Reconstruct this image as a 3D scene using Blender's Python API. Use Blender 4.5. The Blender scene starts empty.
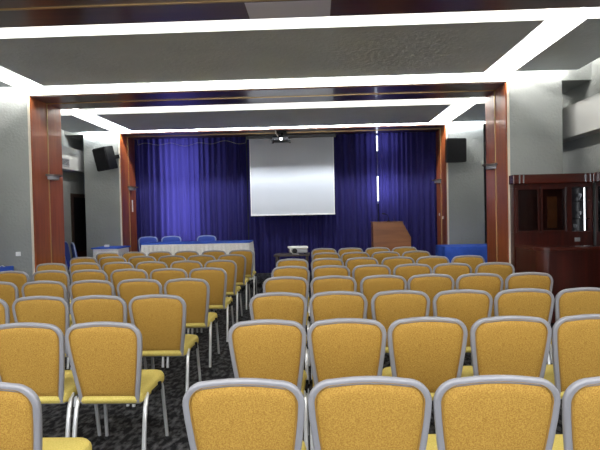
import bpy, bmesh, math, random
from mathutils import Vector, Matrix
random.seed(7)
PI = math.pi
S = bpy.context.scene
COL = S.collection

# ------------------------------------------------------------------ helpers
def link(o, parent=None):
    COL.objects.link(o)
    if parent is not None:
        o.parent = parent
    return o

def obj(name, bm, mat, parent=None, smooth=False, loc=None):
    me = bpy.data.meshes.new(name)
    bmesh.ops.recalc_face_normals(bm, faces=bm.faces[:])
    bm.to_mesh(me); bm.free()
    for m in (mat if isinstance(mat, (list, tuple)) else [mat]):
        me.materials.append(m)
    if smooth:
        for p in me.polygons: p.use_smooth = True
        try: me.set_sharp_from_angle(angle=math.radians(50))
        except Exception: pass
    o = bpy.data.objects.new(name, me)
    if loc is not None: o.location = loc
    return link(o, parent)

def tag(o, label=None, cat=None, group=None, kind=None):
    if label: o['label'] = label
    if cat: o['category'] = cat
    if group: o['group'] = group
    if kind: o['kind'] = kind
    return o

def thing(name, label, cat, loc=(0, 0, 0), rz=0.0, group=None):
    o = bpy.data.objects.new(name, None)
    o.empty_display_size = .1
    o.location = loc; o.rotation_euler = (0, 0, rz)
    tag(o, label, cat, group)
    return link(o)

def struct(name, bm, mat, parent=None, smooth=False):
    o = obj(name, bm, mat, parent, smooth)
    if parent is None: o['kind'] = 'structure'
    return o

def B(): return bmesh.new()

def box(bm, x0, x1, y0, y1, z0, z1, bevel=0.0, seg=2):
    vs = [bm.verts.new((x, y, z)) for x in (x0, x1) for y in (y0, y1) for z in (z0, z1)]
    idx = [(0, 1, 3, 2), (4, 6, 7, 5), (0, 4, 5, 1), (2, 3, 7, 6), (0, 2, 6, 4), (1, 5, 7, 3)]
    fs = [bm.faces.new([vs[i] for i in f]) for f in idx]
    if bevel > 0:
        es = list({e for f in fs for e in f.edges})
        bmesh.ops.bevel(bm, geom=es, offset=bevel, segments=seg, affect='EDGES', profile=.5)
    return bm

def prism(bm, pts, z0, z1):
    a = [bm.verts.new((p[0], p[1], z0)) for p in pts]
    b = [bm.verts.new((p[0], p[1], z1)) for p in pts]
    n = len(pts)
    bm.faces.new(a[::-1]); bm.faces.new(b)
    for i in range(n):
        bm.faces.new((a[i], a[(i + 1) % n], b[(i + 1) % n], b[i]))
    return bm

def sweep(bm, pts, section, ref=None, closed=False, cap=True):
    """section: 2D points (u along side vector, v along ref)."""
    pts = [Vector(p) for p in pts]
    n = len(pts); rings = []
    for i, p in enumerate(pts):
        if closed: t = (pts[(i + 1) % n] - pts[i - 1])
        else: t = pts[min(i + 1, n - 1)] - pts[max(i - 1, 0)]
        t.normalize()
        r = Vector(ref) if ref is not None else (Vector((0, 0, 1)) if abs(t.z) < .9 else Vector((0, 1, 0)))
        u = t.cross(r).normalized(); v = u.cross(t).normalized()
        rings.append([bm.verts.new(p + u * a + v * b) for a, b in section])
    m = len(section)
    for i in range(n if closed else n - 1):
        A, C = rings[i], rings[(i + 1) % n]
        for k in range(m):
            bm.faces.new((A[k], A[(k + 1) % m], C[(k + 1) % m], C[k]))
    if cap and not closed:
        bm.faces.new(rings[0][::-1]); bm.faces.new(rings[-1])
    return bm

def circ(r, n=10, r2=None):
    r2 = r if r2 is None else r2
    return [(r * math.cos(2 * PI * k / n), r2 * math.sin(2 * PI * k / n)) for k in range(n)]

def rrect(w, h, r, n=3):
    out = []
    for cx, cy, a0 in ((w / 2 - r, h / 2 - r, 0), (-w / 2 + r, h / 2 - r, PI / 2), (-w / 2 + r, -h / 2 + r, PI), (w / 2 - r, -h / 2 + r, 1.5 * PI)):
        for k in range(n + 1):
            a = a0 + PI / 2 * k / n
            out.append((cx + r * math.cos(a), cy + r * math.sin(a)))
    return out

def tube(bm, pts, r, n=10): return sweep(bm, pts, circ(r, n))

def lathe(bm, prof, n=20, c=(0, 0, 0)):
    rings = []
    for r, z in prof:
        rings.append([bm.verts.new((c[0] + r * math.cos(2 * PI * k / n), c[1] + r * math.sin(2 * PI * k / n), c[2] + z)) for k in range(n)])
    for A, C in zip(rings, rings[1:]):
        for k in range(n):
            bm.faces.new((A[k], A[(k + 1) % n], C[(k + 1) % n], C[k]))
    bm.faces.new(rings[0][::-1]); bm.faces.new(rings[-1])
    return bm

def copy_tree(o, parent=None):
    c = o.copy(); COL.objects.link(c)
    c.parent = parent
    for ch in list(o.children): copy_tree(ch, c)
    return c

# ------------------------------------------------------------------ materials
def mat(name, col, rough=.6, metal=0.0, noise=None, bump=None, spec=.5, coat=0.0, pos=(.32, .68)):
    """noise = (scale, dark colour, light colour, detail, stretch)."""
    m = bpy.data.materials.new(name); m.use_nodes = True
    nt = m.node_tree; b = nt.nodes['Principled BSDF']
    b.inputs['Base Color'].default_value = (*col, 1)
    b.inputs['Roughness'].default_value = rough
    b.inputs['Metallic'].default_value = metal
    b.inputs['Specular IOR Level'].default_value = spec
    b.inputs['Coat Weight'].default_value = coat
    b.inputs['Coat Roughness'].default_value = .1
    tc = nt.nodes.new('ShaderNodeTexCoord')
    if noise:
        sc, c0, c1, det, st = noise
        mp = nt.nodes.new('ShaderNodeMapping'); mp.inputs['Scale'].default_value = st
        nz = nt.nodes.new('ShaderNodeTexNoise'); nz.inputs['Scale'].default_value = sc; nz.inputs['Detail'].default_value = det
        cr = nt.nodes.new('ShaderNodeValToRGB')
        cr.color_ramp.elements[0].position = pos[0]; cr.color_ramp.elements[0].color = (*c0, 1)
        cr.color_ramp.elements[1].position = pos[1]; cr.color_ramp.elements[1].color = (*c1, 1)
        nt.links.new(tc.outputs['Object'], mp.inputs['Vector']); nt.links.new(mp.outputs[0], nz.inputs['Vector'])
        nt.links.new(nz.outputs[0], cr.inputs[0]); nt.links.new(cr.outputs[0], b.inputs['Base Color'])
    if bump:
        sc, st, dist = bump
        nz = nt.nodes.new('ShaderNodeTexNoise'); nz.inputs['Scale'].default_value = sc; nz.inputs['Detail'].default_value = 4
        bp = nt.nodes.new('ShaderNodeBump'); bp.inputs['Strength'].default_value = st; bp.inputs['Distance'].default_value = dist
        nt.links.new(tc.outputs['Object'], nz.inputs['Vector']); nt.links.new(nz.outputs[0], bp.inputs['Height'])
        nt.links.new(bp.outputs[0], b.inputs['Normal'])
    return m

def emis(name, col, s):
    m = bpy.data.materials.new(name); m.use_nodes = True
    b = m.node_tree.nodes['Principled BSDF']
    b.inputs['Base Color'].default_value = (*col, 1)
    b.inputs['Emission Color'].default_value = (*col, 1); b.inputs['Emission Strength'].default_value = s
    return m

def wood(name, c0, c1, rough, coat, vert=True):
    return mat(name, c0, rough, 0, (3.0, c0, c1, 6, (5, 5, .5) if vert else (.5, 5, 5)), None, .5, coat)

M = {}
M['plaster'] = mat('grey_plaster', (.28, .29, .28), .9, 0, (1.3, (.265, .276, .266), (.30, .312, .30), 5, (1, 1, 1)), (28, .5, .02), .2)
M['white'] = mat('white_paint', (.82, .82, .80), .8, 0, None, (30, .2, .01), .2)
M['panel'] = mat('ceiling_grey', (.54, .58, .615), .95, 0, (2.2, (.52, .56, .595), (.565, .605, .64), 6, (1, 1, 1)), (22, .5, .02), .1)
M['bulk'] = mat('bulkhead_paint', (.42, .42, .405), .8)
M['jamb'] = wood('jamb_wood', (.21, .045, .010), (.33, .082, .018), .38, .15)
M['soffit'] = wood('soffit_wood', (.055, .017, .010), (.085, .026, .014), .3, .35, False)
M['mauve_patch'] = mat('pale_patch', (.62, .59, .68), .6)
M['brass'] = mat('brass', (.5, .33, .15), .35, .9)
M['strip'] = mat('pale_edge_strip', (.68, .62, .52), .45, .2)
M['mahog'] = wood('mahogany', (.035, .006, .004), (.075, .012, .007), .3, .2)
M['mahog_h'] = wood('mahogany_flat', (.04, .007, .004), (.085, .014, .008), .25, .25, False)
M['carpet'] = mat('dark_carpet', (.02, .02, .022), .85, 0, (17, (.010, .010, .012), (.16, .16, .165), 10, (1.5, .75, 1)), (120, .5, .01), .15, pos=(.44, .76))
M['gold'] = mat('gold_fabric', (.55, .27, .035), .7, 0, (210, (.31, .155, .022), (.51, .305, .062), 4, (1, 1, 1)), (170, .35, .004), .25)
M['gold_pipe'] = mat('gold_piping', (.30, .165, .03), .7)
M['yellow'] = mat('yellow_seat', (.66, .52, .13), .7, 0, (150, (.60, .47, .10), (.72, .58, .17), 3, (1, 1, 1)), (150, .2, .003), .25)
M['steel'] = mat('silver_paint', (.29, .285, .305), .45, .15)
M['legsteel'] = mat('bright_silver_paint', (.66, .66, .66), .3, .5)
M['rubber'] = mat('black_rubber', (.012, .012, .012), .6)
M['black'] = mat('black_plastic', (.009, .009, .010), .55, spec=.25)
M['grille'] = mat('speaker_grille', (.018, .018, .02), .7, 0, (260, (.004, .004, .004), (.018, .018, .02), 2, (1, 1, 1)), spec=.15)
M['blue'] = mat('blue_cloth', (.03, .11, .6), .75, 0, (9, (.026, .095, .55), (.034, .125, .65), 3, (1, 1, 1)))
M['bluechair'] = mat('blue_chair_cloth', (.025, .06, .34), .75)
M['blueframe'] = mat('pale_blue_frame', (.24, .30, .50), .45)
M['lace'] = mat('white_skirt', (.78, .76, .72), .85, 0, (55, (.78, .76, .73), (.90, .89, .87), 3, (1, 1, 1)))
M['paper'] = mat('white_paper', (.85, .85, .85), .8)
M['lectern'] = wood('lectern_wood', (.21, .068, .016), (.30, .105, .028), .45, .1, False)
M['darkwood'] = wood('dark_wood', (.035, .02, .015), (.06, .034, .024), .35, .2, False)
M['screen'] = mat('projection_screen', (.55, .57, .61), .85, 0, None, None, .1)
M['casing'] = mat('screen_casing', (.11, .11, .11), .5)
M['white_plastic'] = mat('white_plastic', (.8, .8, .78), .4)
M['grey_plastic'] = mat('grey_plastic', (.30, .30, .32), .45)
M['chrome'] = mat('chrome', (.7, .7, .72), .2, 1)
M['lens'] = emis('projector_lens', (1, 1, 1), 4)
M['tube'] = emis('lit_tube', (.92, .96, 1), 3)
M['daylight'] = emis('daylight_pane', (.80, .88, 1), 3.5)
M['fill_pane'] = emis('rear_fill_pane', (.88, .93, 1), 5)
M['frontwall'] = mat('stage_rear_wall', (.10, .10, .12), .9)
def glass():
    m = bpy.data.materials.new('cabinet_glass'); m.use_nodes = True
    nt = m.node_tree; b = nt.nodes['Principled BSDF']
    b.inputs['Base Color'].default_value = (.55, .55, .58, 1); b.inputs['Roughness'].default_value = .03
    out = nt.nodes['Material Output']
    tr = nt.nodes.new('ShaderNodeBsdfTransparent'); tr.inputs[0].default_value = (.75, .74, .74, 1)
    gl = nt.nodes.new('ShaderNodeBsdfGlossy'); gl.inputs['Roughness'].default_value = .05
    fr = nt.nodes.new('ShaderNodeFresnel'); fr.inputs[0].default_value = 1.5
    mx = nt.nodes.new('ShaderNodeMixShader')
    nt.links.new(fr.outputs[0], mx.inputs[0]); nt.links.new(tr.outputs[0], mx.inputs[1]); nt.links.new(gl.outputs[0], mx.inputs[2])
    nt.links.new(mx.outputs[0], out.inputs[0])
    return m
M['glass'] = glass()
def curtain_mat():
    m = bpy.data.materials.new('blue_curtain'); m.use_nodes = True
    nt = m.node_tree; b = nt.nodes['Principled BSDF']; out = nt.nodes['Material Output']
    b.inputs['Base Color'].default_value = (.026, .022, .118, 1); b.inputs['Roughness'].default_value = .7
    b.inputs['Sheen Weight'].default_value = .25; b.inputs['Sheen Tint'].default_value = (.3, .3, 1, 1)
    b.inputs['Specular IOR Level'].default_value = .2
    t = nt.nodes.new('ShaderNodeBsdfTranslucent'); t.inputs[0].default_value = (.10, .085, .42, 1)
    mx = nt.nodes.new('ShaderNodeMixShader'); mx.inputs[0].default_value = .28
    nt.links.new(b.outputs[0], mx.inputs[1]); nt.links.new(t.outputs[0], mx.inputs[2]); nt.links.new(mx.outputs[0], out.inputs[0])
    return m
M['curtain'] = curtain_mat()

# ------------------------------------------------------------------ camera
H = 1.437
YAW, PITCH, ROLL, F = math.atan(17 / 500), math.atan(10 / 500), .0215, 500.0
cam = bpy.data.cameras.new('camera'); co = bpy.data.objects.new('camera', cam); COL.objects.link(co)
cam.sensor_width = 36; cam.lens = 36 * F / 600; cam.clip_start = .02
RC = Matrix.Rotation(YAW, 3, 'Z') @ Matrix.Rotation(PI / 2 - PITCH, 3, 'X') @ Matrix.Rotation(-ROLL, 3, 'Z')
co.matrix_world = Matrix.Translation((0, 0, H)) @ RC.to_4x4()
S.camera = co
def at(px, py, Y):
    """world point at depth Y that the photograph shows at pixel px, py (measuring aid for laying out the room)"""
    d = RC @ Vector(((px - 300) / F, -(py - 225) / F, -1))
    return Vector((0, 0, H)) + d * (Y / d.y)

# ------------------------------------------------------------------ room
OL, OR = -4.04, 2.645            # portal opening
PL, PR = -4.80, 3.39            # pier outer faces
WL, WR = -5.20, 3.79            # side walls
HB = 3.21                      # portal head
PB, PT = 3.295, 3.44             # ceiling panels
SL = 3.80                       # slab
YB, YF = -2.6, 11.52
PORT = [(3.70, 4.47), (7.0, 7.82), (10.24, 11.02)]

struct('floor', box(B(), WL - .2, WR + .2, YB - .2, YF + .2, -.1, 0), M['carpet'])
struct('ceiling', box(B(), WL - .2, WR + .2, YB - .2, YF + .2, SL, SL + .1), M['white'])
struct('wall_left', box(B(), WL - .2, WL, YB - .2, YF + .2, 0, SL), M['plaster'])
struct('wall_right', box(B(), WR, WR + .2, YB - .2, YF + .2, 0, SL), M['plaster'])
struct('wall_rear', box(B(), WL, WR, YB - .2, YB, 0, SL), M['plaster'])
struct('wall_stage', box(B(), WL, WR, YF, YF + .2, 0, SL), M['frontwall'])
for name, (y0, y1) in zip(('wall_near', 'wall_middle', 'wall_far'), PORT):
    b = B()
    box(b, PL, OL, y0, y1, 0, SL); box(b, OR, PR, y0, y1, 0, SL)
    box(b, OL, OR, y0, y1, HB, SL)
    box(b, WL, PL, y0, y1, 3.2, SL); box(b, PR, WR, y0, y1, 3.2, SL)
    struct(name, b, M['plaster'])
for i, (y0, y1) in enumerate(PORT):
    ym = (y0 + y1) / 2; t = .02
    b = B()
    for s0, s1 in ((y0 - .004, ym - .012), (ym + .028, y1 + .004)):
        box(b, OL, OL + t, s0, s1, 0, HB - t); box(b, OR - t, OR, s0, s1, 0, HB - t)
    w = struct('trim_%d' % (2 * i + 1), b, M['jamb'])
    b = B()
    for s0, s1 in ((y0 - .004, ym - .012), (ym + .028, y1 + .004)):
        box(b, OL, OR, s0, s1, HB - t, HB)
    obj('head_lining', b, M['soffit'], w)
    if i == 0: tag(obj('lining_patch', box(B(), at(246, 14, 4.2).x, at(331, 14, 4.2).x, ym + .04, y1 - .01, HB - t - .006, HB - t - .001), M['mauve_patch'], w), 'pale mauve patch on the dark head lining')  # thin pale mauve patch under the far half of the head lining
    b = B()
    box(b, OL, OL + .03, ym - .012, ym + .008, 0, HB - t); box(b, OR - .03, OR, ym - .012, ym + .008, 0, HB - t)
    box(b, OL, OR, ym - .012, ym + .008, HB - .03, HB)
    obj('brass_track', b, M['brass'], w)
    b = B(); e = .028
    box(b, OL - e, OL + .004, y0 - .018, y0 - .004, 0, HB + e, .004); box(b, OR - .004, OR + e, y0 - .018, y0 - .004, 0, HB + e, .004)
    box(b, OL - e, OR + e, y0 - .018, y0 - .004, HB - .004, HB + e, .004)
    struct('trim_%d' % (2 * i + 2), b, M['strip'])

# ceiling panels hung below the slab, cove gaps between them
for (y0, y1, PB, PT) in ((YB + .3, 3.44, 3.295, 3.44), (5.02, 6.83, 3.295, 3.44), (8.44, 10.12, 3.225, 3.38)):
    for x0, x1 in ((-3.74, 2.28), (2.68, 3.52), (-5.0, -4.14)):
        o = struct('ceiling_panel', box(B(), x0, x1, y0, y1, PB, PT), [M['panel'], M['white']])
        for p in o.data.polygons: p.material_index = 0 if p.normal.z < -.5 else 1     # white painted edges
# side bulkheads with ventilation grilles
for nm, x0, x1 in (('trim_7', WL, -4.95), ('trim_8', 3.59, WR)):
    struct(nm, box(B(), x0, x1, YB, YF, 2.45, 2.9, .008), M['bulk'])
def vent(x, sgn, y0, y1, z0, z1, label):
    r = thing('vent_grille', label, 'vent', (x, (y0 + y1) / 2, z0))
    w = (y1 - y0) / 2; h = z1 - z0
    obj('backing', box(B(), 0, sgn * .004, -w, w, 0, h), M['black'], r)
    b = B(); f = .018
    for a in ((-w, w, 0, f), (-w, w, h - f, h), (-w, -w + f, 0, h), (w - f, w, 0, h)): box(b, sgn * .004, sgn * .016, *a)
    obj('frame', b, M['grey_plastic'], r)
    for k in range(5):
        z = f + (h - 2 * f) * (k + .5) / 5
        obj('slat', box(B(), sgn * .004, sgn * .012, -w + f, w - f, z - .004, z + .004), M['grey_plastic'], r)
vent(-4.95, 1, 9.45, 9.9, 2.5, 2.66, 'dark slatted vent grille on the bulkhead beyond the left wooden jamb')
vent(3.59, -1, 5.95, 6.36, 2.56, 2.70, 'dark slatted vent grille on the bulkhead above the wooden bar cabinet')
def rear_fill_window(n, x0, x1, z0=.95, z1=2.75):  # unseen windows with glowing panes, added behind the camera as fill light
    b = B(); y0, y1 = YB, YB + .06; f = .06; xm = (x0 + x1) / 2
    box(b, x0, x0 + f, y0, y1, z0, z1); box(b, x1 - f, x1, y0, y1, z0, z1); box(b, x0, x1, y0, y1, z0, z0 + f); box(b, x0, x1, y0, y1, z1 - f, z1)
    box(b, xm - .03, xm + .03, y0, y1, z0, z1)
    w = struct('window_%d' % n, b, M['white'])
    for u, v in ((x0 + f, xm - .03), (xm + .03, x1 - f)): obj('pane', box(B(), u, v, y0 + .01, y0 + .02, z0 + f, z1 - f), M['fill_pane'], w)
# side door in the far left recess
b = B(); box(b, WL, WL + .03, 10.42, 10.5, 0, 2.0); box(b, WL, WL + .03, 11.3, 11.38, 0, 2.0); box(b, WL, WL + .03, 10.5, 11.3, 1.92, 2.0)
d = struct('door_1', b, M['darkwood'])
obj('door_leaf', box(B(), WL, WL + .02, 10.5, 11.3, .0, .75, .003), M['mahog'], d)
obj('door_pane', box(B(), WL, WL + .015, 10.5, 11.3, .75, 1.92), M['black'], d)
# windows behind the curtain
def window(n, x0, x1, panes, fr):
    b = B(); box(b, x0 - .06, x0, YF - .05, YF, fr[0], fr[1]); box(b, x1, x1 + .06, YF - .05, YF, fr[0], fr[1])
    zs = sorted([z for p in panes for z in p]); zs = [fr[0]] + zs + [fr[1]]
    for k in range(0, len(zs), 2): box(b, x0, x1, YF - .05, YF, zs[k], zs[k + 1])
    w = struct('window_%d' % n, b, M['white'])
    for p in panes: obj('pane', box(B(), x0, x1, YF - .03, YF - .02, p[0], p[1]), M['daylight'], w)
for k, x in enumerate((-4.3, -2.1, .1, 2.0)): rear_fill_window(3 + k, x, x + 1.6)  # added fill windows in the unseen rear wall
window(1, -3.48, -2.68, [(.9, 2.1), (2.2, 3.2)], (.84, 3.26))
window(2, 1.25, 1.75, [(1.72, 2.28), (2.86, 3.2)], (1.66, 3.26))
struct('stage_floor', box(B(), -3.62, 2.36, 9.45, 11.02, 0, .17), M['carpet'])

# ------------------------------------------------------------------ lights in the coves
def area(name, loc, direction, sx, sy, power, col=(1, .985, .95)):
    l = bpy.data.lights.new(name, 'AREA'); l.shape = 'RECTANGLE'; l.size = sx; l.size_y = sy; l.energy = power; l.color = col
    o = bpy.data.objects.new(name, l); o.location = loc
    d = Vector(direction)
    o.rotation_euler = d.to_track_quat('-Z', 'Y').to_euler()
    COL.objects.link(o); return o
PW = 1.0
def cove(y_back, y0, y1, yp, near=True, k=1.0, kf=1.0, PB=3.295):
    """y_back: back of the portal this side; panel from y0 to y1; yp: face of the next portal"""
    xc = (OL + OR) / 2; k *= PW
    # far slot, right against the next portal
    a = area('cove_far', (xc, y1 + .035, PB + .055), (0, 1, 0), 8.2, .03, 60 * k * kf, (.90, .95, 1) if kf > 1 else (1, .985, .95))
    if near: area('cove_near', (xc, y_back + .12, 3.5), (0, 1, .15), 8.2, .04, 34 * k)
    L = y1 - y0 + .5; ym = (y0 + y1) / 2
    for x, dx in ((2.2, 1), (-3.66, -1)):
        o = area('cove_side', (x, ym, 3.52), (dx, 0, .35), L, .04, 45 * k)
    for x, dx in ((3.46, 1), (-4.94, -1)):
        area('cove_wall', (x, ym, 3.52), (dx, 0, .1), L, .04, 9 * k)
cove(4.47, 5.02, 6.83, 7.0)
cove(7.82, 8.44, 10.12, 10.24, kf=3.4, PB=3.225)
cove(YB, YB + .3, 3.44, 3.66, False, kf=.7)
for x in (-3.2, -.7, 1.8):
    for y in (-1.6, .9):
        area('ceiling_fill_light', (x, y, PB - .01), (0, .0, -1), .6, .6, 30)  # unseen fill lamps added over the camera bay to light the chair backs

# ------------------------------------------------------------------ banquet chairs
CH = .87
def back_outline(n_c=7, inset=0.0):
    """inverted U, in back-plane coordinates (x, s) with s = height; left foot -> top -> right foot"""
    half = []
    half += [(.159, .395), (.167, .47), (.179, .55), (.191, .64), (.200, .72)]
    cx, cs, r = .204 - .074, .778, .074
    for k in range(n_c + 1):
        a = PI / 2 * k / n_c
        half.append((cx + r * math.cos(a), cs + r * math.sin(a) + .0))
    half += [(.09, .857), (.045, .861), (0, .862)]
    pts = [(-x, s) for x, s in half] + [(x, s) for x, s in reversed(half[:-1])]
    return pts
def tilt(x, s, off=0.0):
    """back plane leans rearwards (towards -y) with height; off = along the plane normal"""
    a = math.radians(9)
    d = s - .40
    y = -.175 - d * math.sin(a); z = .40 + d * math.cos(a) * 1.0
    z = .40 + d * ((CH - .412) / .464)
    return Vector((x, y + off, z))
BN = Vector((0, math.cos(math.radians(9)), math.sin(math.radians(9))))
def panel_bm():
    bm = B(); ol = [(x * .945, .425 + (s - .395) * .93) for x, s in back_outline()]
    c = (0, .62); n = len(ol)
    def ring(f, off): return [bm.verts.new(tilt(c[0] + (x - c[0]) * f, c[1] + (s - c[1]) * f, off)) for x, s in ol]
    spec = [(.45, -.016), (.8, -.014), (.95, -.0105), (.985, -.004), (.985, .008), (.93, .018), (.8, .024), (.45, .027)]
    R = [ring(f, o) for f, o in spec]
    for A, C in zip(R, R[1:]):
        for k in range(n): bm.faces.new((A[k], A[(k + 1) % n], C[(k + 1) % n], C[k]))
    for rr, o in ((R[0], -.0165), (R[-1], .0275)):
        v = bm.verts.new(tilt(*c, o))
        for k in range(n): bm.faces.new((rr[k], rr[(k + 1) % n], v))
    return bm
def seat_bm():
    bm = B(); pl = []
    def corner(cx, cy, r, a0):
        for k in range(6):
            a = a0 + PI / 2 * k / 5; pl.append((cx + r * math.cos(a), cy + r * math.sin(a)))
    corner(.203 - .08, .25 - .08, .08, 0); corner(-.203 + .08, .25 - .08, .08, PI / 2)
    corner(-.19 + .04, -.19 + .04, .04, PI); corner(.19 - .04, -.19 + .04, .04, 1.5 * PI)
    n = len(pl); c = (0, .03)
    def ring(f, z): return [bm.verts.new((c[0] + (x - c[0]) * f, c[1] + (y - c[1]) * f, z)) for x, y in pl]
    R = [ring(f, z) for f, z in ((.5, .396), (.95, .396), (.985, .402), (1, .415), (1, .435), (.985, .450), (.95, .461), (.85, .468), (.5, .474))]
    for A, C in zip(R, R[1:]):
        for k in range(n): bm.faces.new((A[k], A[(k + 1) % n], C[(k + 1) % n], C[k]))
    for rr, z in ((R[0], .396), (R[-1], .476)):
        v = bm.verts.new((c[0], c[1], z))
        for k in range(n): bm.faces.new((rr[k], rr[(k + 1) % n], v))
    return bm
def make_chair(name, mb, ms, mp, mf, ml):
    r = thing(name, '', 'chair')
    bk = obj('backrest', panel_bm(), mb, r, True)
    ol = [(x * .93, .43 + (s - .395) * .915) for x, s in back_outline()]
    obj('piping', tube(B(), [tilt(x, s, -.0085) for x, s in ol], .0042, 6), mp, bk, True)
    obj('back_frame', sweep(B(), [tilt(x, s) for x, s in back_outline(9)], rrect(.027, .024, .008), BN), mf, r, True)
    obj('back_bolster', sweep(B(), [(-.155, -.178, .412), (0, -.18, .410), (.155, -.178, .412)], circ(.014, 10, .018)), ms, r, True)
    obj('seat', seat_bm(), ms, r, True, (0, 0, -.01))
    b = B(); sweep(b, [(-.165, -.155, .385), (-.178, .2, .385), (.178, .2, .385), (.165, -.155, .385)], rrect(.022, .02, .005, 2), (0, 0, 1), True)
    obj('seat_frame', b, mf, r, False)
    for s in (-1, 1):
        b = sweep(B(), [(s * .190, -.10, .415), (s * .198, -.14, .395), (s * .200, -.165, .35), (s * .201, -.185, .27), (s * .202, -.232, .012)], rrect(.024, .019, .007), (0, 1, 0))
        lg = obj('leg', b, ml, r, True)
        obj('rubber_foot', lathe(B(), [(.015, 0), (.016, .008), (.015, .022)], 12, (s * .200, -.233, 0)), M['rubber'], lg)
        b = sweep(B(), [(s * .186, .16, .40), (s * .189, .18, .36), (s * .199, .225, .012)], rrect(.021, .019, .007), (0, 1, 0))
        lg = obj('leg', b, ml, r, True)
        obj('rubber_foot', lathe(B(), [(.014, 0), (.015, .008), (.014, .022)], 12, (s * .199, .226, 0)), M['rubber'], lg)
        b = B(); box(b, s * .190, s * .212, -.04, .06, .385, .41, .004); box(b, s * .196, s * .216, .065, .09, .375, .425, .004)
        obj('linking_clip', b, M['black'], r)
    return r
gold = make_chair('banquet_chair', M['gold'], M['yellow'], M['gold_pipe'], M['steel'], M['legsteel'])
blue = make_chair('conference_chair', M['bluechair'], M['bluechair'], M['bluechair'], M['blueframe'], M['legsteel'])

NUM = ['nearest', 'second', 'third', 'fourth', 'fifth', 'sixth', 'seventh', 'farthest']
ORD = ['at the aisle end', 'second from the aisle', 'third from the aisle', 'fourth from the aisle', 'fifth from the aisle', 'sixth from the aisle']
def rowY(n): return 1.733 if n == 1 else 2.728 + .955 * (n - 2)
TOPY = .25      # rear face of the back top lies this far behind the chair's origin
RIGHT = {1: (1, [241, 368.5, 497, 627]), 2: (1, [267, 346.5, 426, 511, 594]),
         3: (1, [278, 338.5, 401, 463, 524.5, 586]), 4: (1, [286, 334, 384, 431.5, 480, 530]),
         5: (1, [291, 331.5, 372, 413.5, 453.5, 495.5]), 6: (1, [293, 328, 362.5, 399, 433.5, 469]),
         7: (2, [327, 356, 386.5, 417]), 8: (2, [325, 351.5, 378.5, 405.5])}
LEFT = {1: [-24], 2: [102, 23], 3: [157, 97, 38.5, -20.5], 4: [186.5, 139, 92, 44, -5],
        5: [208.5, 169, 129, 89, 51, 10], 6: [221, 187, 152.5, 119, 86, 52.5],
        7: [233, 202.5, 173, 143, 113.5, 84.5], 8: [242, 215, 188, 161, 135, 109.5]}
first = True
def spaced(n, xs, gap=.438):
    Y = rowY(n); X = [at(px, 300, Y).x for px in xs]
    s = 1 if X[-1] > X[0] else -1
    for _ in range(60):
        for i in range(len(X) - 1):
            d = gap - s * (X[i + 1] - X[i])
            if d > 0: X[i] -= s * d / 2; X[i + 1] += s * d / 2
    return X
def place(X, n, side, k):
    global first
    Y = rowY(n)
    o = gold if first else copy_tree(gold)
    first = False
    o.location = (X, Y + TOPY + random.uniform(-.012, .012), 0)
    o.rotation_euler = (0, 0, random.uniform(-.008, .008))
    o['label'] = 'gold banquet chair, %s block, %s row from the camera, %s' % (side, NUM[n - 1], ORD[k])
    o['group'] = 'gold banquet chairs in the %s block' % side
for n, (k0, xs) in RIGHT.items():
    for i, X in enumerate(spaced(n, xs)): place(X, n, 'right', k0 - 1 + i)
for n, xs in LEFT.items():
    for i, X in enumerate(spaced(n, xs)): place(X, n, 'left', i)

def bchair(o, x, y, z, rz, label, group):
    o.location = (x, y, z); o.rotation_euler = (0, 0, rz); o['label'] = label; o['group'] = group
p = [at(px, 240, 10.75).x for px in (146.5, 171, 205)]
bchair(blue, p[0], 10.62, .17, PI, 'blue chair behind the white-skirted stage table, leftmost of its three', 'blue chairs behind the stage table')
bchair(copy_tree(blue), p[1], 10.62, .17, PI + .1, 'blue chair behind the white-skirted stage table, middle of its three', 'blue chairs behind the stage table')
bchair(copy_tree(blue), p[2], 10.62, .17, PI - .05, 'blue chair behind the white-skirted stage table, rightmost of its three', 'blue chairs behind the stage table')
c1 = copy_tree(blue); c1.scale = (1.12, 1.12, 1.18)
bchair(c1, at(75, 245, 9.2).x + .27, 9.17, 0, -1.0, 'blue chair with pale frame drawn up to the corner table, nearer one', 'blue chairs at the corner table')
c2 = copy_tree(blue); c2.scale = (1.12, 1.12, 1.18)
bchair(c2, at(68, 245, 9.75).x + .23, 9.75, 0, -1.3, 'blue chair half hidden behind the left jamb by the corner table', 'blue chairs at the corner table')

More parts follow.
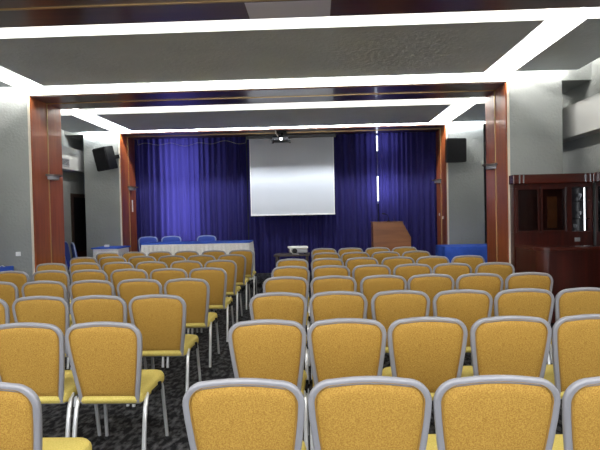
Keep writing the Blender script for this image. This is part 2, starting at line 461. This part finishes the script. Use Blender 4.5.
# ------------------------------------------------------------------ tables and cloths
def table(name, label, x0, x1, y0, y1, zt, z0=0, mt=None):
    mt = mt or M['darkwood']
    r = thing(name, label, 'table', ((x0 + x1) / 2, (y0 + y1) / 2, z0))
    w, d, h = (x1 - x0) / 2, (y1 - y0) / 2, zt - z0
    obj('tabletop', box(B(), -w, w, -d, d, h - .03, h, .004), mt, r)
    for sx in (-1, 1):
        for sy in (-1, 1):
            cx, cy = sx * (w - .05), sy * (d - .05)
            obj('leg', box(B(), cx - .02, cx + .02, cy - .02, cy + .02, 0, h - .03, .003), mt, r)
    return r
def perim(x0, x1, y0, y1, r, step):
    pts = []
    def arc(cx, cy, a0):
        for k in range(5):
            a = a0 + PI / 2 * k / 5; pts.append((cx + r * math.cos(a), cy + r * math.sin(a), math.cos(a), math.sin(a)))
    def line(ax, ay, bx, by, nx, ny):
        L = math.hypot(bx - ax, by - ay); n = max(2, int(L / step))
        for k in range(n): pts.append((ax + (bx - ax) * k / n, ay + (by - ay) * k / n, nx, ny))
    arc(x1 - r, y1 - r, 0); line(x1 - r, y1, x0 + r, y1, 0, 1)
    arc(x0 + r, y1 - r, PI / 2); line(x0, y1 - r, x0, y0 + r, -1, 0)
    arc(x0 + r, y0 + r, PI); line(x0 + r, y0, x1 - r, y0, 0, -1)
    arc(x1 - r, y0 + r, 1.5 * PI); line(x1, y0 + r, x1, y1 - r, 1, 0)
    return pts
def drape(x0, x1, y0, y1, zt, zb, amp, wl, seed, top=True):
    rnd = random.Random(seed); ph = [rnd.uniform(0, 6.28) for _ in range(3)]
    bm = B(); pts = perim(x0, x1, y0, y1, .03, wl / 7)
    s = 0; S_ = []
    for i, p in enumerate(pts):
        S_.append(s); q = pts[(i + 1) % len(pts)]; s += math.hypot(q[0] - p[0], q[1] - p[1])
    rows = []
    for t in (0, .03, .12, .35, .65, 1):
        row = []
        for p, si in zip(pts, S_):
            a = amp * min(1, t * 3) * (.55 + .45 * math.sin(si / wl * 2 * PI + ph[0]) + .3 * math.sin(si / wl * 3.3 + ph[1])) + .004 * (t > 0)
            row.append(bm.verts.new((p[0] + p[2] * a, p[1] + p[3] * a, zt - (zt - zb) * t - (.006 if t == .03 else 0))))
        rows.append(row)
    n = len(pts)
    for A, C in zip(rows, rows[1:]):
        for k in range(n): bm.faces.new((A[k], A[(k + 1) % n], C[(k + 1) % n], C[k]))
    if top: bm.faces.new(rows[0])
    return bm

# stage table: blue cloth over a white pleated skirt
xa, xb = at(141.5, 245, 9.72).x, at(249, 245, 9.72).x
table('stage_table', 'long table on the stage under a white skirt and blue cloth', xa, xb, 9.72, 10.3, .925, .17)
o = obj('table_skirt', drape(xa - .006, xb + .006, 9.714, 10.306, .935, .18, .028, .085, 3, False), M['lace'], None, True)
tag(o, 'white pleated skirt hanging around the long stage table', 'table skirt')
b = drape(xa - .01, xb + .01, 9.71, 10.31, .942, .915, .003, .5, 4)
o = obj('tablecloth', b, M['blue'], None, True); tag(o, 'blue cloth lying along the top of the long stage table', 'tablecloth')
# right blue table
xa, xb = at(443, 245, 9.55).x, 3.40
table('side_table', 'table under the plain blue cloth beside the right wooden jamb', xa, xb, 9.42, 10.12, .775)
o = obj('tablecloth', drape(xa - .005, xb + .005, 9.415, 10.125, .781, .04, .03, .32, 8), M['blue'], None, True)
tag(o, 'plain blue cloth to the floor over the table beside the right wooden jamb', 'tablecloth')
# left corner table
xa, xb = at(94, 250, 9.66).x, at(119, 250, 9.66).x
table('corner_table', 'table under blue and white cloths in the far left corner', xa, xb, 9.62, 10.16, .87)
o = obj('tablecloth', drape(xa - .004, xb + .004, 9.616, 10.164, .874, .1, .02, .3, 9), M['lace'], None, True)
tag(o, 'white cloth hanging below the blue one on the far left corner table', 'tablecloth')
o = obj('tablecloth', drape(xa - .036, xb + .036, 9.594, 10.186, .882, .858, .006, .5, 10), M['blue'], None, True)
tag(o, 'blue overcloth on top of the far left corner table', 'tablecloth')
q = at(107, 252, 9.8)
o = obj('table_card', box(B(), -.045, .045, -.02, .02, 0, .045, .004), M['paper'], None, False, (q.x, 9.8, .883)); tag(o, 'small white card standing on the blue cloth of the corner table', 'card')
# near left table
xb = at(13, 268, 6.88).x
table('serving_table', 'table under blue cloth at the left picture edge against grey wall', -4.75, xb, 6.2, 6.9, .80)
o = obj('tablecloth', drape(-4.755, xb + .005, 6.195, 6.905, .806, .05, .03, .3, 12), M['blue'], None, True)
tag(o, 'blue cloth on the table at the left edge against the grey pier', 'tablecloth')
q = at(7, 271, 6.72)
b = B(); nv = 9; g = [[b.verts.new((-.07 + .14 * i / nv, -.05 + .10 * j / 5, .004 + .022 * max(0, math.sin(i * .9 + j * .5)) )) for j in range(6)] for i in range(nv + 1)]
for i in range(nv):
    for j in range(5): b.faces.new((g[i][j], g[i + 1][j], g[i + 1][j + 1], g[i][j + 1]))
r = bmesh.ops.solidify(b, geom=b.faces[:], thickness=.003)
o = obj('napkin', b, M['paper'], None, True, (xb - .1, 6.72, .806)); tag(o, 'crumpled white napkin on the blue cloth at the left edge', 'napkin')

# projector table with projector in the aisle
cx = at(293, 252, 8.95).x
table('projector_table', 'small dark wooden table in front of the screen carrying a projector', cx - .33, cx + .30, 8.72, 9.2, .745)
r = thing('projector', 'grey and white projector sitting on the small dark table', 'projector', (at(297.5, 250, 8.9).x, 8.92, .745), .12)
obj('body', box(B(), -.15, .17, -.11, .11, .02, .10, .015), M['grey_plastic'], r)
obj('top_cover', box(B(), -.17, .18, -.12, .115, .10, .135, .012), M['white_plastic'], r)
obj('lens_ring', lathe(B(), [(.045, 0), (.045, .03), (.03, .03)], 18), M['black'], r).matrix_local = Matrix.Translation((-.06, -.108, .06)) @ Matrix.Rotation(PI / 2, 4, 'X')
for x in (-.11, .13):
    obj('foot', lathe(B(), [(.012, 0), (.012, .022)], 10, (x, 0, 0)), M['black'], r)
b = B(); tube(b, [(-.12, -.1, .11), (-.14, -.14, .07), (-.10, -.15, .012), (-.02, -.16, .008), (0, -.2, .008)], .006, 8)
obj('power_cable', b, M['white_plastic'], r, True)

# ------------------------------------------------------------------ lectern
q = at(391, 230, 9.95)
r = thing('lectern', 'brown wooden lectern with sloping side in front of the blue curtain', 'lectern', (q.x, 9.95, .17))
b = B()
w = .40
x_l, x_r = at(373, 230, 9.8).x - q.x, at(411, 240, 9.8).x - q.x
xt = at(402.5, 222, 9.8).x - q.x
zt = at(388, 222.5, 9.8).z - .17
prof = [(x_l, 0), (x_r, 0), (x_r, zt - .30), (xt, zt), (x_l, zt)]
a = [b.verts.new((x, -.16, z)) for x, z in prof]; c = [b.verts.new((x, .2, z)) for x, z in prof]
b.faces.new(a); b.faces.new(c[::-1])
for i in range(5): b.faces.new((a[i], a[(i + 1) % 5], c[(i + 1) % 5], c[i]))
bmesh.ops.bevel(b, geom=b.edges[:], offset=.006, segments=2, affect='EDGES')
obj('body', b, M['lectern'], r)
obj('reading_top', box(B(), x_l - .01, xt + .01, -.17, .21, zt + .001, zt + .018, .004), M['lectern'], r)
obj('plinth', box(B(), x_l - .02, x_r + .02, -.18, .22, 0, .06, .004), M['lectern'], r)
r = thing('microphone', 'thin black gooseneck microphone rising from the brown lectern', 'microphone', (q.x - .04, 10.0, .17 + zt + .018))
obj('base', lathe(B(), [(.03, 0), (.03, .01), (.01, .02)], 14), M['black'], r)
obj('gooseneck', tube(B(), [(0, 0, .01), (0, 0, .08), (-.02, -.01, .13), (-.07, -.02, .15)], .006, 8), M['black'], r, True)
obj('mic_head', sweep(B(), [(-.06, -.018, .148), (-.08, -.022, .151), (-.12, -.03, .155), (-.13, -.032, .156)], circ(.013, 10)), M['black'], r, True)

# ------------------------------------------------------------------ screen, curtains, cable
def curtain(x0, x1, y, z0, z1, seed, label):
    rnd = random.Random(seed); n = int((x1 - x0) / .012); ph = [rnd.uniform(0, 6.28) for _ in range(4)]
    bm = B(); rows = []
    zs = [z0, z0 + .3, z0 + .9, z0 + 1.6, z0 + 2.3, z1 - .25, z1]
    for j, z in enumerate(zs):
        row = []; fl = 1 - .35 * j / (len(zs) - 1)
        for i in range(n + 1):
            x = x0 + (x1 - x0) * i / n
            u = x + .025 * math.sin(x * 5 + ph[3]) + .006 * math.sin(z * 2 + x * 9)
            d = .042 * math.sin(u * 52 + ph[0] + 1.2 * math.sin(u * 3.1)) + .03 * math.sin(u * 23 + ph[1]) + .03 * math.sin(u * 8.3 + ph[2])
            row.append(bm.verts.new((x, y + d * fl, z)))
        rows.append(row)
    for A, C in zip(rows, rows[1:]):
        for i in range(n): bm.faces.new((A[i], A[i + 1], C[i + 1], C[i]))
    o = obj('curtain', bm, M['curtain'], None, True)
    return tag(o, label, 'curtain', 'blue stage curtains')
YC = 11.15
curtain(-4.7, -1.55, YC, .02, 3.6, 1, 'blue pleated stage curtain left of the screen, with a pale glow')
curtain(-1.53, 1.355, YC + .02, .02, 3.6, 2, 'blue pleated stage curtain hanging behind the white screen')
curtain(1.385, 3.3, YC, .02, 3.6, 3, 'blue pleated stage curtain at right behind the brown lectern')
r0 = thing('curtain_rail', 'dark curtain rail above the blue stage curtains', 'curtain rail', (0, YC, 3.6))
obj('rail', box(B(), -4.75, 3.35, -.02, .02, .003, .04), M['black'], r0)
b = B(); pts = []
for i in range(61):
    x = -3.93 + 2.4 * i / 60
    pts.append((x, 11.0, at(200, 143.5, 11.0).z + .028 * math.sin(i * .42) + .02 * math.sin(i * .17)))
pts = [(pts[0][0] - .02, 11.0, HB - .021)] + pts + [(pts[-1][0] + .02, 11.0, HB - .021)]
tube(b, pts, .006, 6)
o = obj('cable', b, M['grey_plastic'], None, True); tag(o, 'thin wavy cable strung across the top of the left blue curtain', 'cable')
YS = 10.95
s0, s1 = at(250.5, 180, YS), at(334, 180, YS); zb_ = at(292, 215, YS).z
r = thing('projection_screen', 'pulled-down white projection screen hanging before the blue curtain', 'screen', ((s0.x + s1.x) / 2, YS, zb_))
w = (s1.x - s0.x) / 2; hh = HB - .09 - zb_
obj('screen_fabric', box(B(), -w, w, -.003, .003, .02, hh), M['screen'], r)
for a in ((-w - .006, -w + .012), (w - .012, w + .006)): obj('side_hem', box(B(), *a, -.005, .005, .02, hh), M['white_plastic'], r)

obj('bottom_bar', box(B(), -w - .01, w + .01, -.014, .014, -.008, .026, .006), M['white_plastic'], r)
obj('housing', box(B(), -w - .06, w + .06, -.05, .05, hh, hh + .07, .01), M['casing'], r)
# ceiling projector under the far portal head
q = at(281, 139, 10.52)
r = thing('ceiling_projector', 'black projector hung under the far portal head above the screen', 'projector', (q.x, 10.52, 0))
zt = HB - .02
obj('body', box(B(), -.17, .17, -.15, .15, q.z - .055, q.z + .045, .02), M['black'], r)
obj('mount_pole', tube(B(), [(0.02, 0, q.z + .04), (.02, 0, zt)], .02, 10), M['black'], r, True)
obj('mount_plate', box(B(), -.08, .12, -.1, .1, zt - .02, zt, .004), M['black'], r)
b = B(); box(b, -.2, -.16, -.12, .12, q.z - .075, q.z - .03, .006); box(b, .16, .2, -.12, .12, q.z - .075, q.z - .03, .006)
obj('bracket', b, M['black'], r)
b = lathe(B(), [(.028, 0), (.028, .012), (.005, .016)], 16)
o = obj('lens', b, M['lens'], r); o.matrix_local = Matrix.Translation((.01, -.148, q.z - .02)) @ Matrix.Rotation(PI / 2, 4, 'X')
b = B(); tube(b, [(-.05, -.15, q.z + .03), (-.09, -.2, q.z + .09), (-.09, -.26, q.z + .17), (-.03, -.27, q.z + .24), (.03, -.245, q.z + .28)], .011, 8)
obj('cable_loop', b, M['white_plastic'], r, True)

# ------------------------------------------------------------------ speakers on the far piers
def speaker(q, w, h, d, rz, rx, ry, label, ext=.12):
    r = thing('loudspeaker', label, 'loudspeaker', (q.x, q.y, q.z)); r.rotation_euler = (rx, ry, rz)
    b = B()
    a_ = [(-w, -d), (w, -d), (w * .72, d), (-w * .72, d)]
    prism(b, a_, -h, h); bmesh.ops.bevel(b, geom=b.edges[:], offset=.012, segments=2, affect='EDGES')
    obj('cabinet', b, M['black'], r)
    obj('grille', box(B(), -w + .015, w - .015, -d - .012, -d + .003, -h + .02, h - .02, .005), M['grille'], r)
    obj('bracket', box(B(), -.03, .03, d - .005, d + ext, -.04, .04), M['black'], r)
speaker(at(106, 158.5, 9.96), .19, .23, .13, -.5, .22, -.06, 'black loudspeaker tilted downwards high on the left grey pier', .19)
speaker(at(454.5, 150.5, 9.99), .20, .23, .12, .1, .05, .0, 'black loudspeaker high on the right grey pier beside the jamb')

# ------------------------------------------------------------------ small fittings on the jambs
def fitting(x, sgn, y, z, label):
    r = thing('jamb_bracket', label, 'bracket', (x, y, z))
    def half(rad, z0, z1):
        b = B(); pts = [(0, -rad)] + [(sgn * rad * math.cos(a), rad * math.sin(a)) for a in [(-PI / 2 + PI * k / 12) for k in range(1, 12)]] + [(0, rad)]
        return prism(b, pts, z0, z1)
    obj('shelf', half(.16, .0, .025), M['darkwood'], r)
    obj('bowl', half(.11, -.05, .0), M['steel'], r)
for (y0, y1), nm in ((PORT[1], 'near'), (PORT[2], 'far')):
    ym = (y0 + y1) / 2 + .05
    fitting(OL + .031, 1, ym, 2.1, 'half-round silver and brown bracket on the %s portal\'s left jamb' % nm)
    fitting(OR - .031, -1, ym, 2.1, 'half-round silver and brown bracket on the %s portal\'s right jamb' % nm)
q = at(131, 206, 10.75)
o = obj('pull_handle', box(B(), 0, .02, -.02, .02, -.13, .13, .006), M['white_plastic'], None, False, (OL + .02, 10.78, q.z)); tag(o, 'slim white pull handle on the far left wooden jamb', 'handle')
for px, py, yy, lb in ((437, 214.5, 10.78, 'small white switch on the far right jamb, inner one'), (442, 217.5, 10.48, 'small white switch on the far right jamb, outer one')):
    o = obj('light_switch', box(B(), -.012, 0, -.03, .03, -.03, .03, .004), M['white_plastic'], None, False, (OR - .02, yy, at(px, py, yy).z)); tag(o, lb, 'switch')
q = at(18, 254, 6.99)
o = obj('wall_socket', box(B(), -.035, .035, -.012, 0, -.03, .03, .005), M['white_plastic'], None, False, (q.x, 7.0, q.z)); tag(o, 'small white socket low on the grey pier at left', 'socket')

# ------------------------------------------------------------------ bar at right
X0, X1, YFc, YBc = 2.665, 3.715, 6.86, 6.985
r = thing('bar_cabinet', 'tall dark mahogany glazed cabinet against the right grey pier', 'cabinet', ((X0 + X1) / 2, (YFc + YBc) / 2, 0))
ox, oy = (X0 + X1) / 2, (YFc + YBc) / 2
def lb(*a, bv=0): return box(B(), a[0] - ox, a[1] - ox, a[2] - oy, a[3] - oy, a[4], a[5], bv)
def zz(py, Y=YFc): return at(550, py, Y).z
z_lo, z_hi, z_cr0, z_cr1 = zz(232), zz(187.5), zz(183.5), zz(174)
xm0, xm1 = at(566, 210, YFc).x, at(572, 210, YFc).x
b = B()
def bb(*a): box(b, a[0] - ox, a[1] - ox, a[2] - oy, a[3] - oy, a[4], a[5], .003, 1)
bb(X0, X1, YFc, YBc, 0, z_lo)                       # base and rail
bb(X0, X1, YFc, YBc, z_hi, z_cr0)
bb(X0, X0 + .03, YFc, YBc, z_lo, z_hi); bb(X1 - .02, X1, YFc, YBc, z_lo, z_hi)
bb(xm0, xm1, YFc, YBc, z_lo, z_hi)
bb(X0, xm0, YBc - .02, YBc, z_lo, z_hi)
obj('carcass', b, M['mahog'], r)
obj('mirror_back', lb(xm1, X1 - .03, YBc - .02, YBc - .005, z_lo, z_hi), mat('dark_back', (.012, .012, .016), .3), r)
obj('crown', lb(X0 - .02, X1, YFc - .04, YBc, z_cr0, z_cr1, bv=.012), M['mahog_h'], r)
xa, xb = X0 + .03, xm0; xd = at(540, 210, YFc).x
for u, v in ((xa, xd - .01), (xd + .01, xb)):
    b = B(); f = .022
    for a in ((u, u + f, z_lo, z_hi), (v - f, v, z_lo, z_hi), (u + f, v - f, z_lo, z_lo + f), (u + f, v - f, z_hi - f, z_hi)):
        box(b, a[0] - ox, a[1] - ox, YFc - .015 - oy, YFc - .001 - oy, a[2], a[3], .002, 1)
    d = obj('door', b, M['mahog'], r)
    obj('pane', lb(u + f, v - f, YFc - .011, YFc - .006, z_lo + f, z_hi - f), M['glass'], d)
obj('lit_interior_panel', lb(xd + .13, xd + .26, YFc + .07, YFc + .08, z_lo + .05, z_hi - .12), M['lectern'], r)  # paler wood board paints in the lit look of the cabinet interior
obj('door_edge', lb(xm0 - .012, xm0 - .002, YFc - .02, YFc - .014, z_lo, z_hi), M['chrome'], r)
zsh = [zz(201.5), zz(219)]
for z in zsh: obj('glass_shelf', lb(xm1, X1 - .03, YFc + .015, YBc - .02, z - .008, z), M['glass'], r)
for px in (519.5, 523.5, 585.5, 590.5):
    x = at(px, 178, YFc - .04).x
    if x < X1 + .03: obj('crown_clip', lb(x - .008, x + .008, YFc - .047, YFc - .039, z_cr0 + .01, z_cr1 - .005), M['chrome'], r)
xt = at(584.5, 210, YFc + .02).x
b = B(); tube(b, [(xt - ox, YFc + .02 - oy, z_lo + .01), (xt - ox, YFc + .02 - oy, z_hi - .01)], .006, 10)
obj('strip_light', b, M['tube'], r, True)
obj('socket_plate', lb(at(574.5, 240, YFc).x, at(580, 240, YFc).x, YFc - .008, YFc - .001, zz(242), zz(238), bv=.003), M['grey_plastic'], r)
def goblet(px, z, y, label):
    x = at(px, 215, y).x
    b = lathe(B(), [(.026, 0), (.027, .004), (.005, .01), (.004, .05), (.02, .062), (.031, .085), (.03, .12), (.028, .12), (.028, .085), (.004, .064)], 14)
    o = obj('wine_glass', b, M['goblet'], None, True, (x, y, z)); o.scale = (.8, .8, .8); tag(o, label, 'glass', 'glasses in the bar cabinet')
M['goblet'] = mat('clear_glassware', (.32, .33, .36), .1, .3)
goblet(580, zsh[0] + .001, YFc + .055, 'clear wine glass on the top glass shelf of the bar cabinet')
goblet(579.5, zsh[1] + .001, YFc + .055, 'clear wine glass on the lower glass shelf of the bar cabinet')
goblet(575, z_lo + .002, YFc + .05, 'clear wine glass standing on the bottom of the bar cabinet')
# return cabinet along the side wall
RX0, RY0, RY1 = 3.722, 4.9, 6.80
r = thing('bar_cabinet', 'mahogany glazed cabinet along the right wall at the picture edge', 'cabinet', (RX0 + .1, (RY0 + RY1) / 2, 0))
oy = (RY0 + RY1) / 2; ox = RX0 + .1
b = B()
def bb2(*a): box(b, a[0] - ox, a[1] - ox, a[2] - oy, a[3] - oy, a[4], a[5], .003, 1)
bb2(RX0, WR - .005, RY0, RY1, 0, z_lo); bb2(RX0, WR - .005, RY0, RY1, z_hi, z_cr0)
for y in (RY0, 5.45, 6.0, RY1 - .04): bb2(RX0, WR - .005, y, y + .04, z_lo, z_hi)
bb2(WR - .025, WR - .005, RY0, RY1, z_lo, z_hi)
obj('carcass', b, M['mahog'], r)
obj('crown', lb(RX0 - .04, WR - .005, RY0, RY1, z_cr0, z_cr1, bv=.012), M['mahog_h'], r)
for k, y in enumerate((RY0 + .04, 5.49, 6.04)):
    obj('pane', lb(RX0 + .004, RX0 + .009, y, y + (.41, .51, .72)[k], z_lo, z_hi), M['glass'], r)
yt = 6.62
obj('strip_light', tube(B(), [(RX0 + .022 - ox, yt - oy, z_lo + .01), (RX0 + .022 - ox, yt - oy, z_hi - .01)], .006, 10), M['tube'], r, True)
# bar counter in front, rounded corner
r = thing('bar_counter', 'dark mahogany bar counter with rounded corner at the right edge', 'bar counter', (2.9, 6.3, 0))
def barpoly(off, grow=0):
    pts = []
    cx, cy, rad = 2.79, 6.20, .14 + off
    pts.append((2.665 - off, 6.80))
    for k in range(9):
        a = PI + .03 + (PI / 2 - .03) * k / 8
        pts.append((cx + rad * math.cos(a), cy + rad * math.sin(a)))
    pts.append((3.58, cy - rad)); pts.append((3.58, 6.34)); pts.append((2.98, 6.34)); pts.append((2.86, 6.80))
    return [(x - 2.9, y - 6.3) for x, y in pts]
zc = at(545, 247.5, 6.06).z
obj('front_panel', prism(B(), barpoly(0), .08, zc - .04), M['mahog'], r)
obj('countertop', prism(B(), barpoly(.025), zc - .04, zc), M['mahog_h'], r)
obj('kick_plate', prism(B(), barpoly(-.03), 0, .08), M['black'], r)

# ------------------------------------------------------------------ world and view
w = bpy.data.worlds.new('world'); S.world = w; w.use_nodes = True
w.node_tree.nodes['Background'].inputs[0].default_value = (.5, .55, .6, 1); w.node_tree.nodes['Background'].inputs[1].default_value = .02
vs = S.view_settings
vs.view_transform = 'Standard'; vs.look = 'None'; vs.gamma = 1; vs.use_curve_mapping = False; vs.exposure = 0.58
S.cycles.use_denoising = True
S.cycles.max_bounces = 8; S.cycles.diffuse_bounces = 5
